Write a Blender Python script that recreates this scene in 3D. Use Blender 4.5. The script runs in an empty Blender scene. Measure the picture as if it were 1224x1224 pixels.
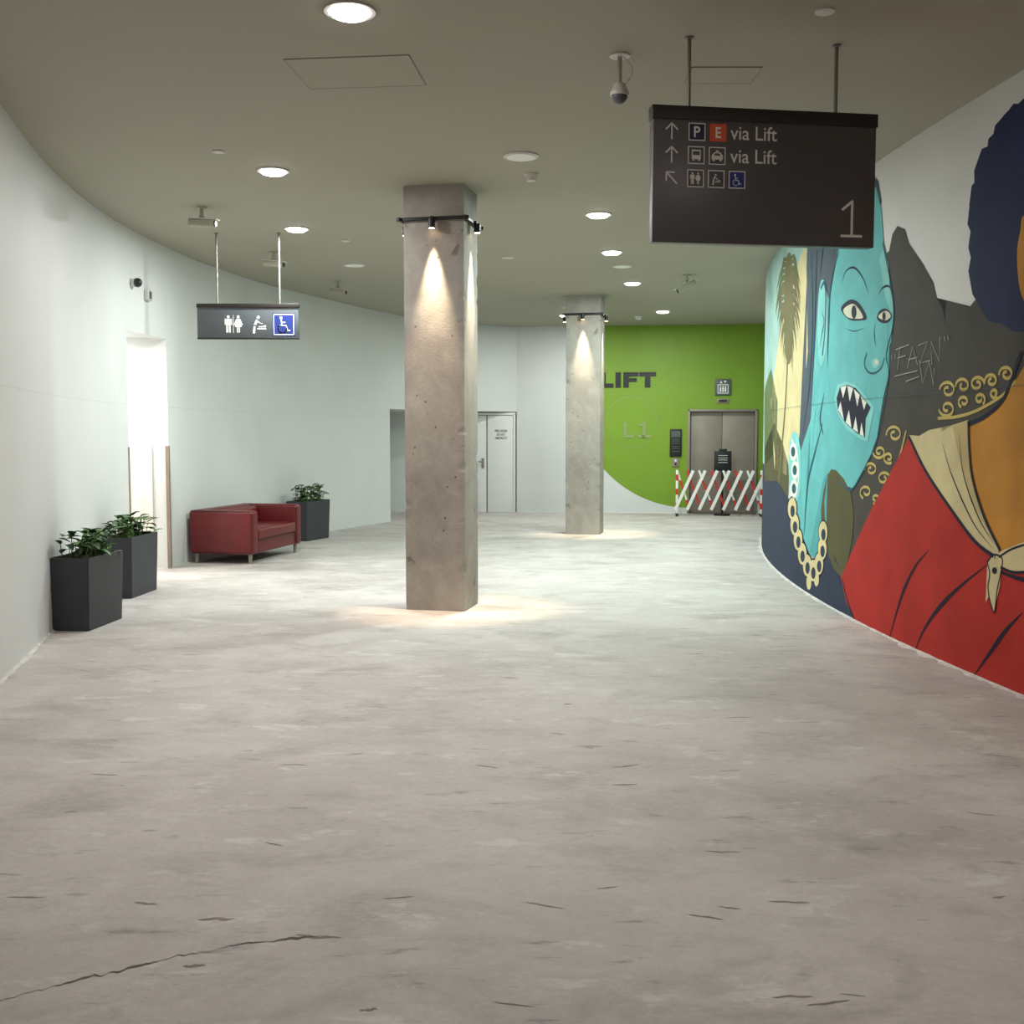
import bpy, bmesh, math, random
from mathutils import Matrix, Vector, noise
random.seed(7)
S = bpy.context.scene
COL = S.collection
CEIL = 3.82
EYE = 1.6

# ------------------------------------------------------------------ materials
def lin(c):
    out = []
    for v in c:
        v = v / 255.0
        out.append(v / 12.92 if v <= 0.04045 else ((v + 0.055) / 1.055) ** 2.4)
    return (out[0], out[1], out[2], 1.0)

def N(nt, kind, **kw):
    n = nt.nodes.new(kind)
    for k, v in kw.items():
        if k in n.inputs:
            n.inputs[k].default_value = v
        else:
            setattr(n, k, v)
    return n

def mat(name, rgb, rough=0.6, metal=0.0, var=0.06, scale=6.0, bump=0.0, bscale=60.0, emit=None, estr=0.0, coat=0.0, spec=0.5):
    m = bpy.data.materials.new(name)
    m.use_nodes = True
    nt = m.node_tree
    b = nt.nodes['Principled BSDF']
    c = lin(rgb)
    tc = N(nt, 'ShaderNodeTexCoord')
    nz = N(nt, 'ShaderNodeTexNoise', Scale=scale, Detail=5.0)
    nt.links.new(tc.outputs['Object'], nz.inputs['Vector'])
    rp = N(nt, 'ShaderNodeValToRGB')
    rp.color_ramp.elements[0].position = 0.3
    rp.color_ramp.elements[1].position = 0.7
    rp.color_ramp.elements[0].color = tuple(max(0, x * (1 - var)) for x in c[:3]) + (1,)
    rp.color_ramp.elements[1].color = tuple(min(1, x * (1 + var)) for x in c[:3]) + (1,)
    nt.links.new(nz.outputs['Fac'], rp.inputs['Fac'])
    nt.links.new(rp.outputs['Color'], b.inputs['Base Color'])
    b.inputs['Roughness'].default_value = rough
    b.inputs['Metallic'].default_value = metal
    b.inputs['Coat Weight'].default_value = coat
    b.inputs['Specular IOR Level'].default_value = spec
    if emit:
        b.inputs['Emission Color'].default_value = lin(emit)
        b.inputs['Emission Strength'].default_value = estr
    if bump > 0:
        n2 = N(nt, 'ShaderNodeTexNoise', Scale=bscale, Detail=4.0)
        nt.links.new(tc.outputs['Object'], n2.inputs['Vector'])
        bp = N(nt, 'ShaderNodeBump', Strength=bump, Distance=0.01)
        nt.links.new(n2.outputs['Fac'], bp.inputs['Height'])
        nt.links.new(bp.outputs['Normal'], b.inputs['Normal'])
    return m

def ramp(nt, src, p0, p1, c0=(0, 0, 0, 1), c1=(1, 1, 1, 1)):
    r = N(nt, 'ShaderNodeValToRGB')
    r.color_ramp.elements[0].position = p0
    r.color_ramp.elements[1].position = p1
    r.color_ramp.elements[0].color = c0
    r.color_ramp.elements[1].color = c1
    nt.links.new(src, r.inputs['Fac'])
    return r.outputs['Color']

def mix(nt, fac, a, b, mode='MIX'):
    m = nt.nodes.new('ShaderNodeMix')
    m.data_type = 'RGBA'
    m.blend_type = mode
    if isinstance(fac, (int, float)):
        m.inputs[0].default_value = fac
    else:
        nt.links.new(fac, m.inputs[0])
    for i, v in ((6, a), (7, b)):
        if isinstance(v, tuple):
            m.inputs[i].default_value = v
        else:
            nt.links.new(v, m.inputs[i])
    return m.outputs[2]

def noise_tex(nt, tc, scale, detail=5, mscale=(1, 1, 1), dist=0.0, rough=0.55, rot=0.0, loc=(0, 0, 0)):
    mp = N(nt, 'ShaderNodeMapping')
    mp.inputs['Scale'].default_value = mscale
    mp.inputs['Rotation'].default_value = (0, 0, rot)
    mp.inputs['Location'].default_value = loc
    nt.links.new(tc.outputs['Object'], mp.inputs['Vector'])
    n = N(nt, 'ShaderNodeTexNoise', Scale=scale, Detail=detail, Distortion=dist, Roughness=rough)
    nt.links.new(mp.outputs['Vector'], n.inputs['Vector'])
    return n.outputs['Fac']

def g(v):
    return (v, v, v, 1)

def floor_material():
    m = bpy.data.materials.new('scraped_concrete_floor')
    m.use_nodes = True
    nt = m.node_tree
    b = nt.nodes['Principled BSDF']
    tc = N(nt, 'ShaderNodeTexCoord')
    big = noise_tex(nt, tc, 0.6, 6)
    med = noise_tex(nt, tc, 1.9, 12, (1, 1.3, 1), .3, 0.68, loc=(3, 1, 0))
    fine = noise_tex(nt, tc, 26, 8, rough=.8)
    c = mix(nt, ramp(nt, big, .35, .65), lin((180, 173, 169)), lin((200, 194, 190)))
    c = mix(nt, ramp(nt, med, .47, .60, g(0), g(.45)), c, lin((214, 210, 205)))
    dk = noise_tex(nt, tc, 1.3, 12, (1, 1.7, 1), .4, 0.72, loc=(11, 5, 0))
    c = mix(nt, ramp(nt, dk, .50, .68, g(0), g(.52)), c, lin((140, 132, 127)))
    for sca, rot, lo, th, col in ((2.3, .12, (2.5, 7, 0), .62, (104, 96, 91)), (3.4, -.2, (8.5, 1, 0), .63, (106, 98, 93)), (1.7, .35, (1.5, 31, 0), .64, (98, 90, 86))):
        sc = noise_tex(nt, tc, sca, 8, (1.2, 4.6, 1), 0.15, 0.66, rot=rot, loc=lo)
        c = mix(nt, ramp(nt, sc, th, th + .07, g(0), g(.5)), c, lin(col))
    wh = noise_tex(nt, tc, 2.2, 10, (1, 2.0, 1), .2, 0.7, rot=.1, loc=(20, 1, 0))
    c = mix(nt, ramp(nt, wh, .58, .64, g(0), g(.42)), c, lin((228, 226, 221)))
    wh2 = noise_tex(nt, tc, 5.5, 8, (1, 1.6, 1), .2, 0.7, rot=-.3, loc=(2, 13, 0))
    c = mix(nt, ramp(nt, wh2, .62, .66, g(0), g(.3)), c, lin((224, 221, 216)))
    scr = noise_tex(nt, tc, 9, 5, (1, 7, 1), 0, .65, rot=-.08, loc=(5, 3, 0))
    c = mix(nt, ramp(nt, scr, .64, .72, g(0), g(.3)), c, lin((120, 112, 108)))
    c = mix(nt, 0.6, c, ramp(nt, fine, .30, .70, g(.72), g(1)), 'MULTIPLY')
    nt.links.new(c, b.inputs['Base Color'])
    r = ramp(nt, med, .35, .65, g(.55), g(.8))
    nt.links.new(r, b.inputs['Roughness'])
    bp = N(nt, 'ShaderNodeBump', Strength=0.4, Distance=0.01)
    nt.links.new(mix(nt, .35, fine, med), bp.inputs['Height'])
    nt.links.new(bp.outputs['Normal'], b.inputs['Normal'])
    return m

def column_material():
    m = bpy.data.materials.new('raw_concrete_column')
    m.use_nodes = True
    nt = m.node_tree
    b = nt.nodes['Principled BSDF']
    tc = N(nt, 'ShaderNodeTexCoord')
    big = noise_tex(nt, tc, 1.8, 8, (1, 1, .7), 0.2, .65)
    med = noise_tex(nt, tc, 5, 9, dist=.3, rough=.7)
    fine = noise_tex(nt, tc, 60, 6, rough=.75)
    pit = N(nt, 'ShaderNodeTexVoronoi', Scale=10.0)
    nt.links.new(tc.outputs['Object'], pit.inputs['Vector'])
    c = mix(nt, ramp(nt, big, .35, .65), lin((148, 141, 134)), lin((172, 166, 158)))
    c = mix(nt, ramp(nt, med, .48, .66, g(0), g(.4)), c, lin((188, 183, 174)))
    spots = ramp(nt, pit.outputs['Distance'], .07, .14, g(1), g(0))
    gate = ramp(nt, noise_tex(nt, tc, 3.3, 3, loc=(4, 2, 9)), .55, .59)
    sp = mix(nt, 1.0, spots, gate, 'MULTIPLY')
    c = mix(nt, sp, c, lin((100, 86, 76)))
    blot = ramp(nt, noise_tex(nt, tc, 4.4, 6, (1, 1, .8), .3, .6, loc=(1, 8, 3)), .66, .69, g(0), g(.65))
    c = mix(nt, blot, c, lin((98, 84, 74)))
    c = mix(nt, .5, c, ramp(nt, fine, .25, .75, g(.65), g(1)), 'MULTIPLY')
    nt.links.new(c, b.inputs['Base Color'])
    b.inputs['Roughness'].default_value = .8
    bp = N(nt, 'ShaderNodeBump', Strength=0.4, Distance=0.012)
    nt.links.new(mix(nt, .35, mix(nt, .5, fine, med), mix(nt, 1.0, (1, 1, 1, 1), blot, 'SUBTRACT')), bp.inputs['Height'])
    nt.links.new(bp.outputs['Normal'], b.inputs['Normal'])
    return m

def tile_material():
    m = bpy.data.materials.new('cream_wall_tiles')
    m.use_nodes = True
    nt = m.node_tree
    b = nt.nodes['Principled BSDF']
    tc = N(nt, 'ShaderNodeTexCoord')
    mp = N(nt, 'ShaderNodeMapping')
    mp.inputs['Rotation'].default_value = (math.radians(90), 0, 0)
    nt.links.new(tc.outputs['Object'], mp.inputs['Vector'])
    br = N(nt, 'ShaderNodeTexBrick', Scale=1.0)
    br.offset = 0.0
    br.inputs['Brick Width'].default_value = .2
    br.inputs['Row Height'].default_value = .2
    br.inputs['Mortar Size'].default_value = .003
    br.inputs['Color1'].default_value = lin((234, 228, 218))
    br.inputs['Color2'].default_value = lin((230, 224, 214))
    br.inputs['Mortar'].default_value = lin((205, 199, 188))
    nt.links.new(mp.outputs['Vector'], br.inputs['Vector'])
    nt.links.new(br.outputs['Color'], b.inputs['Base Color'])
    b.inputs['Roughness'].default_value = .3
    return m

M_FLOOR = floor_material()
M_COLM = column_material()
M_TILE = tile_material()
M_WALL = mat('white_wall_paint', (211, 213, 212), .55, var=.03, scale=1.2, bump=.08, bscale=35)
M_WALLR = mat('grey_white_wall_paint', (208, 208, 205), .6, var=.04, scale=1.2, bump=.1, bscale=35)
M_CEIL = mat('olive_ceiling_paint', (163, 159, 143), .75, var=.02, scale=.8)
M_GREEN = mat('green_wall_paint', (120, 154, 36), .5, var=.04, scale=1.5, bump=.05)
M_BLACK = mat('black_paint', (22, 22, 23), .45)
M_CHAR = mat('charcoal_sign_face', (84, 81, 81), .35, var=.03)
M_BROWN = mat('dark_brown_sign_cap', (36, 29, 26), .45)
M_SIGNG = mat('grey_sign_face', (84, 88, 92), .4, var=.03)
M_WHITE = mat('white_vinyl', (238, 238, 234), .5, var=.02)
M_LGREY = mat('light_grey_vinyl', (232, 230, 226), .5, var=.02)
M_BLUE = mat('blue_vinyl', (38, 55, 130), .45, var=.03)
M_NAVYV = mat('navy_vinyl', (34, 42, 84), .45, var=.03)
M_ORNG = mat('orange_vinyl', (232, 96, 60), .45, var=.03)
M_PLAST = mat('white_plastic', (205, 203, 197), .45, var=.03)
M_BEIGE = mat('beige_plastic', (168, 164, 148), .5, var=.05)
M_HATCH = mat('hatch_edge', (142, 138, 122), .7)
M_DARKP = mat('dark_plastic', (30, 30, 32), .35)
M_STEEL = mat('brushed_steel', (146, 136, 126), .5, metal=.35, var=.08, scale=3)
M_ROD = mat('grey_rod_metal', (130, 128, 122), .45, metal=.5)
M_RED = mat('red_leather', (96, 15, 21), .40, var=.14, scale=5, bump=.12, bscale=140)
M_REDD = mat('red_leather_piping', (54, 8, 12), .45, var=.1)
M_PLANT = mat('charcoal_planter', (52, 53, 58), .6, var=.06, bump=.1, bscale=90)
M_SOIL = mat('potting_soil', (50, 38, 28), .95, var=.3, scale=40, bump=.8)
M_LEAF = mat('leaf_green', (72, 112, 48), .45, var=.3, scale=14)
M_LEAF2 = mat('leaf_dark_green', (42, 74, 32), .45, var=.3, scale=14)
M_STEM = mat('stem_green', (92, 112, 52), .6, var=.2)
M_DOOR = mat('white_door_paint', (224, 225, 222), .5, var=.02)
M_TRIMB = mat('taupe_door_trim', (140, 124, 110), .6, var=.1)
M_REDP = mat('barrier_red', (205, 40, 32), .45)
M_EDGE = mat('chipped_plaster_edge', (204, 202, 197), .85, var=.18, scale=14, bump=.4)
M_CRACK = mat('crack_dark', (98, 88, 83), .9, var=.25, scale=20)
M_SCUFF = mat('scuff_dark', (134, 126, 121), .9, var=.2, scale=14)
M_SEAM = mat('wall_seam_grey', (198, 201, 199), .7)
M_SILV = mat('silver_letter_metal', (142, 160, 100), .35, metal=.3)
def emis(name, rgb, st):
    return mat(name, rgb, .4, emit=rgb, estr=st)
M_LAMP = emis('downlight_lens', (255, 255, 250), 14)
M_SPOTL = emis('spot_lens', (255, 214, 150), 14)
M_PANELL = emis('corridor_lamp_lens', (255, 252, 240), 8)

# ------------------------------------------------------------------ builder
class B:
    def __init__(s):
        s.bm = bmesh.new()
        s.mats = []
    def mi(s, m):
        if m not in s.mats:
            s.mats.append(m)
        return s.mats.index(m)
    def add(s, t, m, M=None, smooth=False):
        if M is not None:
            t.transform(M)
        i = s.mi(m)
        for f in t.faces:
            f.material_index = i
            f.smooth = smooth
        me = bpy.data.meshes.new('tmp')
        t.to_mesh(me)
        t.free()
        s.bm.from_mesh(me)
        bpy.data.meshes.remove(me)
    def box(s, c, d, m, bev=0.0, R=None, seg=3, smooth=None):
        t = bmesh.new()
        bmesh.ops.create_cube(t, size=1)
        for v in t.verts:
            v.co = Vector((v.co.x * d[0], v.co.y * d[1], v.co.z * d[2]))
        if bev > 0:
            bmesh.ops.bevel(t, geom=list(t.edges), offset=bev, segments=seg, profile=.5, affect='EDGES')
        M = Matrix.Translation(c) @ (R if R is not None else Matrix.Identity(4))
        s.add(t, m, M, smooth=(bev > 0 if smooth is None else smooth))
    def cyl(s, p0, p1, r, m, seg=16, r2=None):
        p0, p1 = Vector(p0), Vector(p1)
        d = p1 - p0
        t = bmesh.new()
        bmesh.ops.create_cone(t, cap_ends=True, segments=seg, radius1=r, radius2=(r if r2 is None else r2), depth=d.length)
        q = Vector((0, 0, 1)).rotation_difference(d.normalized()).to_matrix().to_4x4()
        s.add(t, m, Matrix.Translation((p0 + p1) / 2) @ q)
    def sph(s, c, r, m, sc=(1, 1, 1)):
        t = bmesh.new()
        bmesh.ops.create_uvsphere(t, u_segments=20, v_segments=12, radius=r)
        s.add(t, m, Matrix.Translation(c) @ Matrix.Diagonal((*sc, 1)), True)
    def face(s, pts, m, M=None):
        t = bmesh.new()
        vs = [t.verts.new(p) for p in pts]
        t.faces.new(vs)
        bmesh.ops.triangulate(t, faces=list(t.faces))
        s.add(t, m, M)
    # flat graphics in the local xz plane, facing -y
    def rect(s, x0, z0, x1, z1, y, m):
        s.face([(x0, y, z0), (x1, y, z0), (x1, y, z1), (x0, y, z1)], m)
    def disc(s, x, z, r, y, m, n=24, rz=None):
        rz = rz or r
        s.face([(x + r * math.cos(a * 2 * math.pi / n), y, z + rz * math.sin(a * 2 * math.pi / n)) for a in range(n)], m)
    def line(s, pts, w, y, m):
        for (x0, z0), (x1, z1) in zip(pts[:-1], pts[1:]):
            dx, dz = x1 - x0, z1 - z0
            L = math.hypot(dx, dz) or 1e-6
            ex, ez = dx / L * w * .35, dz / L * w * .35
            nx, nz = -dz / L * w / 2, dx / L * w / 2
            s.face([(x0 - ex - nx, y, z0 - ez - nz), (x1 + ex - nx, y, z1 + ez - nz), (x1 + ex + nx, y, z1 + ez + nz), (x0 - ex + nx, y, z0 - ez + nz)], m)
    def ring(s, x, z, r, w, y, m, a0=0, a1=360, n=28):
        pts = [(x + r * math.cos(math.radians(a0 + (a1 - a0) * i / n)), z + r * math.sin(math.radians(a0 + (a1 - a0) * i / n))) for i in range(n + 1)]
        s.line(pts, w, y, m)
    def frame(s, x0, z0, x1, z1, w, y, m):
        s.line([(x0, z0), (x1, z0), (x1, z1), (x0, z1), (x0, z0)], w, y, m)
    def text(s, body, x, z, w, h, y, m, off=0.0, ext=.001, align='L'):
        cu = bpy.data.curves.new('txt', 'FONT')
        cu.body = body
        cu.size = 1
        cu.extrude = 0
        cu.offset = off
        ob = bpy.data.objects.new('txt', cu)
        COL.objects.link(ob)
        dg = bpy.context.evaluated_depsgraph_get()
        dg.update()
        me = bpy.data.meshes.new_from_object(ob.evaluated_get(dg))
        bpy.data.objects.remove(ob)
        xs = [v.co.x for v in me.vertices]
        ys = [v.co.y for v in me.vertices]
        t = bmesh.new()
        t.from_mesh(me)
        bpy.data.meshes.remove(me)
        sx = w / (max(xs) - min(xs))
        sy = h / (max(ys) - min(ys))
        for v in t.verts:
            v.co = Vector((x + (v.co.x - min(xs)) * sx, y, z + (v.co.y - min(ys)) * sy))
        if ext > .0015:
            r = bmesh.ops.extrude_face_region(t, geom=list(t.faces))
            for v in [g_ for g_ in r['geom'] if isinstance(g_, bmesh.types.BMVert)]:
                v.co.y -= ext
        s.add(t, m)
    def obj(s, name, loc=(0, 0, 0), rz=0.0, parent=None):
        me = bpy.data.meshes.new(name)
        s.bm.to_mesh(me)
        s.bm.free()
        for m in s.mats:
            me.materials.append(m)
        o = bpy.data.objects.new(name, me)
        o.location = loc
        o.rotation_euler = (0, 0, rz)
        COL.objects.link(o)
        if parent:
            o.parent = parent
        return o

def area(name, loc, r, power, color, parent=None, rot=(0, 0, 0)):
    l = bpy.data.lights.new(name, 'AREA')
    l.shape = 'DISK'
    l.size = 2 * r
    l.energy = power
    l.color = color
    o = bpy.data.objects.new(name, l)
    o.location = loc
    o.rotation_euler = rot
    COL.objects.link(o)
    if parent:
        o.parent = parent
    return o

def catmull(pts, n=6, closed=False):
    out = []
    L = len(pts)
    rng = L if closed else L - 1
    for i in range(rng):
        if closed:
            p0, p1, p2, p3 = pts[(i - 1) % L], pts[i], pts[(i + 1) % L], pts[(i + 2) % L]
        else:
            p1, p2 = pts[i], pts[i + 1]
            p0 = pts[i - 1] if i > 0 else tuple(2 * a - b for a, b in zip(p1, p2))
            p3 = pts[i + 2] if i + 2 < L else tuple(2 * b - a for a, b in zip(p1, p2))
        for k in range(n):
            t = k / n
            out.append(tuple(.5 * (2 * b + (c - a) * t + (2 * a - 5 * b + 4 * c - d) * t * t + (3 * b - a - 3 * c + d) * t ** 3) for a, b, c, d in zip(p0, p1, p2, p3)))
    if not closed:
        out.append(tuple(pts[-1]))
    return out

# ------------------------------------------------------------------ room shell
def wall_strip(name, pts, z0, z1, m, th=.14, smooth=True):
    t = bmesh.new()
    n = len(pts)
    inn, outp = [], []
    for i, p in enumerate(pts):
        a = pts[max(i - 1, 0)]
        b = pts[min(i + 1, n - 1)]
        d = Vector((b[0] - a[0], b[1] - a[1])).normalized()
        nn = Vector((-d.y, d.x))
        inn.append(Vector((p[0], p[1])))
        outp.append(Vector((p[0], p[1])) + nn * th)
    vi0 = [t.verts.new((p.x, p.y, z0)) for p in inn]
    vi1 = [t.verts.new((p.x, p.y, z1)) for p in inn]
    vo0 = [t.verts.new((p.x, p.y, z0)) for p in outp]
    vo1 = [t.verts.new((p.x, p.y, z1)) for p in outp]
    for i in range(n - 1):
        f = t.faces.new((vi0[i], vi0[i + 1], vi1[i + 1], vi1[i])); f.smooth = smooth
        t.faces.new((vo0[i + 1], vo0[i], vo1[i], vo1[i + 1]))
        t.faces.new((vi1[i], vi1[i + 1], vo1[i + 1], vo1[i]))
        t.faces.new((vi0[i + 1], vi0[i], vo0[i], vo0[i + 1]))
    t.faces.new((vi0[0], vi1[0], vo1[0], vo0[0]))
    t.faces.new((vi0[-1], vo0[-1], vo1[-1], vi1[-1]))
    t.normal_update()
    bmesh.ops.recalc_face_normals(t, faces=list(t.faces))
    me = bpy.data.meshes.new(name)
    t.to_mesh(me)
    t.free()
    me.materials.append(m)
    try:
        me.set_sharp_from_angle(angle=math.radians(35))
    except Exception:
        pass
    o = bpy.data.objects.new(name, me)
    COL.objects.link(o)
    return o

LP = [(-2.7, -4), (-2.7, 2.5), (-2.95, 5.2), (-3.4, 7.3), (-3.78, 8.9), (-4.03, 10.4), (-4.13, 11.75), (-4.1, 13.0), (-4.0, 14.3), (-3.67, 16.1), (-3.26, 17.4), (-2.77, 18.8), (-2.25, 20.1), (-1.75, 21.1), (-1.0, 21.95), (0.1, 22.6)]
NS = 6
LC = catmull(LP, NS)
i_d0, i_d1, i_A = 6 * NS, 7 * NS, 12 * NS
DOOR_H = 2.73
wall_strip('wall_left', LC[:i_d0 + 1], 0, CEIL, M_WALL)
wall_strip('wall_left_lintel', LC[i_d0:i_d1 + 1], DOOR_H, CEIL, M_WALL)
wall_strip('wall_left_far', LC[i_d1:i_A + 1], 0, CEIL, M_WALL)
wall_strip('wall_back_lintel', LC[i_A:], 2.08, CEIL, M_WALL)

# alcove with double doors
PA, PB, PD = (-2.25, 20.1), (-2.62, 22.5), (0.1, 22.6)
wall_strip('wall_alcove_side', [PA, PB], 0, 2.2, M_WALL, .1)
wall_strip('wall_alcove_back', [(-2.62, 22.62), (.1, 22.66)], 0, 2.2, M_WALL, .1)
b = B()
t = bmesh.new()
ap = [(p[0] - .03, p[1] + .03) for p in LC[i_A:]] + [(.1, 22.75), (-2.75, 22.75), (-2.5, 20.3)]
vs = [t.verts.new((p[0], p[1], 2.082)) for p in ap]
t.faces.new(vs)
r = bmesh.ops.extrude_face_region(t, geom=list(t.faces))
for v in [g_ for g_ in r['geom'] if isinstance(g_, bmesh.types.BMVert)]:
    v.co.z += .08
b.add(t, M_WALL)
b.obj('ceiling_alcove')

# lift wall (local x along the wall)
O = Vector((0.1, 22.6, 0))
RZ = -math.atan2(.1285, .9917)
def lw(s, y=0):
    return (O.x + .9917 * s + .1285 * y, O.y - .1285 * s + .9917 * y)
LS0, LS1, LH = 3.50, 4.88, 2.12
wall_strip('wall_back', [lw(0), lw(LS0)], 0, CEIL, M_WALL)
wall_strip('wall_back_right', [lw(LS1), lw(6.0)], 0, CEIL, M_WALL)
wall_strip('wall_back_over_lift', [lw(LS0), lw(LS1)], LH, CEIL, M_WALL)

# right curved wall
RC = (30.97, 9.7); RR = 28.0
def rw(s, off=0.0):
    th = s / RR
    return (RC[0] - (RR + off) * math.cos(th), RC[1] + (RR + off) * math.sin(th))
s_far = RR * math.asin((22.0 - 9.7) / RR)
s_near = RR * math.asin((-4 - 9.7) / RR)
nseg = 90
wall_strip('wall_right', [rw(s_far + (s_near - s_far) * i / nseg) for i in range(nseg + 1)], 0, CEIL, M_WALLR)
wall_strip('wall_front', [(6.6, -4), (-2.7, -4)], 0, CEIL, M_WALL)

b = B(); b.box((0, 0, -.1), (14.6, 28.6, .2), M_FLOOR); b.obj('floor', (0.2, 9.6, 0))
b = B(); b.box((0, 0, .1), (14.6, 28.6, .2), M_CEIL); b.obj('ceiling', (0.2, 9.6, CEIL))

# bright corridor through the left doorway
b = B()
b.box((-5.55, 13.07, 1.42), (2.75, .12, 2.84), M_WALL)
b.box((-5.55, 11.67, 1.42), (2.75, .12, 2.84), M_WALL)
b.box((-6.95, 12.37, 1.42), (.12, 1.5, 2.84), M_WALL)
b.box((-5.6, 12.37, 2.80), (2.7, 1.5, .10), M_WALL)
b.obj('wall_corridor')
b = B()
b.box((-5.60, 13.0, .735), (2.60, .02, 1.47), M_TILE)
b.box((-5.60, 11.74, .735), (2.60, .02, 1.47), M_TILE)
b.obj('wall_corridor_tiles')
b = B()
b.box((-4.115, 13.012, .735), (.04, .05, 1.47), M_TRIMB)
b.box((-4.145, 11.735, .735), (.04, .05, 1.47), M_TRIMB)
b.obj('trim_doorway')
b = B()
b.box((0, 0, 0), (1.2, .3, .04), M_PANELL, .01)
b.box((0, 0, .02), (1.26, .36, .03), M_PLAST)
o = b.obj('corridor_ceiling_light', (-5.2, 12.37, 2.715))
a = area('lamp', (0, 0, -.03), .25, 66, (1, .97, .92), o)

def seam(name, pts, z, w, m):
    t = bmesh.new()
    vs = []
    for i, p in enumerate(pts):
        a_, b_ = pts[max(i - 1, 0)], pts[min(i + 1, len(pts) - 1)]
        d = Vector((b_[0] - a_[0], b_[1] - a_[1])).normalized()
        nn = Vector((d.y, -d.x)) * .0012
        vs.append((t.verts.new((p[0] + nn.x, p[1] + nn.y, z - w / 2)), t.verts.new((p[0] + nn.x, p[1] + nn.y, z + w / 2))))
    for (a0, a1), (b0, b1) in zip(vs[:-1], vs[1:]):
        t.faces.new((a0, b0, b1, a1))
    me = bpy.data.meshes.new(name)
    t.to_mesh(me); t.free()
    me.materials.append(m)
    o = bpy.data.objects.new(name, me)
    COL.objects.link(o)
seam('trim_1', LC[6:i_d0 + 1], 1.93, .005, M_SEAM)
seam('trim_2', LC[i_d1:i_A + 1], 1.93, .006, M_SEAM)

# rough plaster edge where floor meets the walls
def edge_strip(b, pts, w, side=1):
    t = bmesh.new()
    L = []
    for i, p in enumerate(pts):
        a_, b_ = pts[max(i - 1, 0)], pts[min(i + 1, len(pts) - 1)]
        d = Vector((b_[0] - a_[0], b_[1] - a_[1])).normalized()
        nn = Vector((d.y, -d.x))
        ww = w * (.4 + 1.1 * abs(noise.noise(Vector((p[0] * 3, p[1] * 3, 0)))) + .6 * noise.noise(Vector((p[0] * 11, p[1] * 11, 2))))
        L.append((t.verts.new((p[0], p[1], .012)), t.verts.new((p[0] + nn.x * ww * .5, p[1] + nn.y * ww * .5, .006)), t.verts.new((p[0] + nn.x * ww, p[1] + nn.y * ww, .001))))
    for A, C in zip(L[:-1], L[1:]):
        t.faces.new((A[0], A[1], C[1], C[0]))
        t.faces.new((A[1], A[2], C[2], C[1]))
    b.add(t, M_EDGE)
def dens(pts, step=.06):
    out = []
    for p, q in zip(pts[:-1], pts[1:]):
        k = max(1, int(math.hypot(q[0] - p[0], q[1] - p[1]) / step))
        out += [(p[0] + (q[0] - p[0]) * i / k, p[1] + (q[1] - p[1]) * i / k) for i in range(k)]
    return out + [pts[-1]]
b = B(); edge_strip(b, dens([rw(s_far + (s_near - s_far) * i / 200) for i in range(201)]), .06); b.obj('baseboard_right')
b = B(); edge_strip(b, dens(LC[:i_d0 + 1]), .035); edge_strip(b, dens(LC[i_d1:i_A + 1]), .05); b.obj('baseboard_left')
b = B(); edge_strip(b, dens([lw(0.02), lw(LS0)]), .07); b.obj('baseboard_back')

# ------------------------------------------------------------------ mural
F = 1300.0
PITCH = math.radians(4.05)
def wall_uv(px, py):
    """mural tracing coordinates -> (distance along curved wall, height)"""
    while True:
        u, v = (px - 612) / F, (612 - py) / F
        d = (u, math.cos(PITCH) + v * math.sin(PITCH), -math.sin(PITCH) + v * math.cos(PITCH))
        A = d[0] ** 2 + d[1] ** 2
        Bq = -2 * (d[0] * RC[0] + d[1] * RC[1])
        C = RC[0] ** 2 + RC[1] ** 2 - RR ** 2
        D = Bq * Bq - 4 * A * C
        if D > 0:
            t = (-Bq - math.sqrt(D)) / (2 * A)
            x, y = d[0] * t, d[1] * t
            return (RR * math.atan2(y - RC[1], RC[0] - x), EYE + d[2] * t)
        px += .5
mural = B()
def put(uvpts, m, layer):
    t = bmesh.new()
    vs = [t.verts.new((p[0], 0, p[1])) for p in uvpts]
    try:
        t.faces.new(vs)
    except Exception:
        return
    bmesh.ops.triangulate(t, faces=list(t.faces))
    for co, no in (((0, 0, .004), (0, 0, -1)), ((0, 0, CEIL - .002), (0, 0, 1))):
        bmesh.ops.bisect_plane(t, geom=list(t.verts) + list(t.edges) + list(t.faces), plane_co=co, plane_no=no, clear_outer=True)
    if not t.verts:
        return
    s0 = min(v.co.x for v in t.verts); s1 = max(v.co.x for v in t.verts)
    k = math.ceil(s0 / .25)
    while k * .25 < s1:
        bmesh.ops.bisect_plane(t, geom=list(t.verts) + list(t.edges) + list(t.faces), plane_co=(k * .25, 0, 0), plane_no=(1, 0, 0))
        k += 1
    for v in t.verts:
        x, y = rw(v.co.x, .0012 * (layer + 1))
        v.co = Vector((x, y, v.co.z))
    for f in t.faces:
        f.normal_update()
        if f.normal.x > 0:
            f.normal_flip()
    mural.add(t, m)
def poly(pts, m, layer, smooth=0):
    if smooth:
        pts = catmull(pts, smooth, True)
    put([wall_uv(*p) for p in pts], m, layer)
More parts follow.
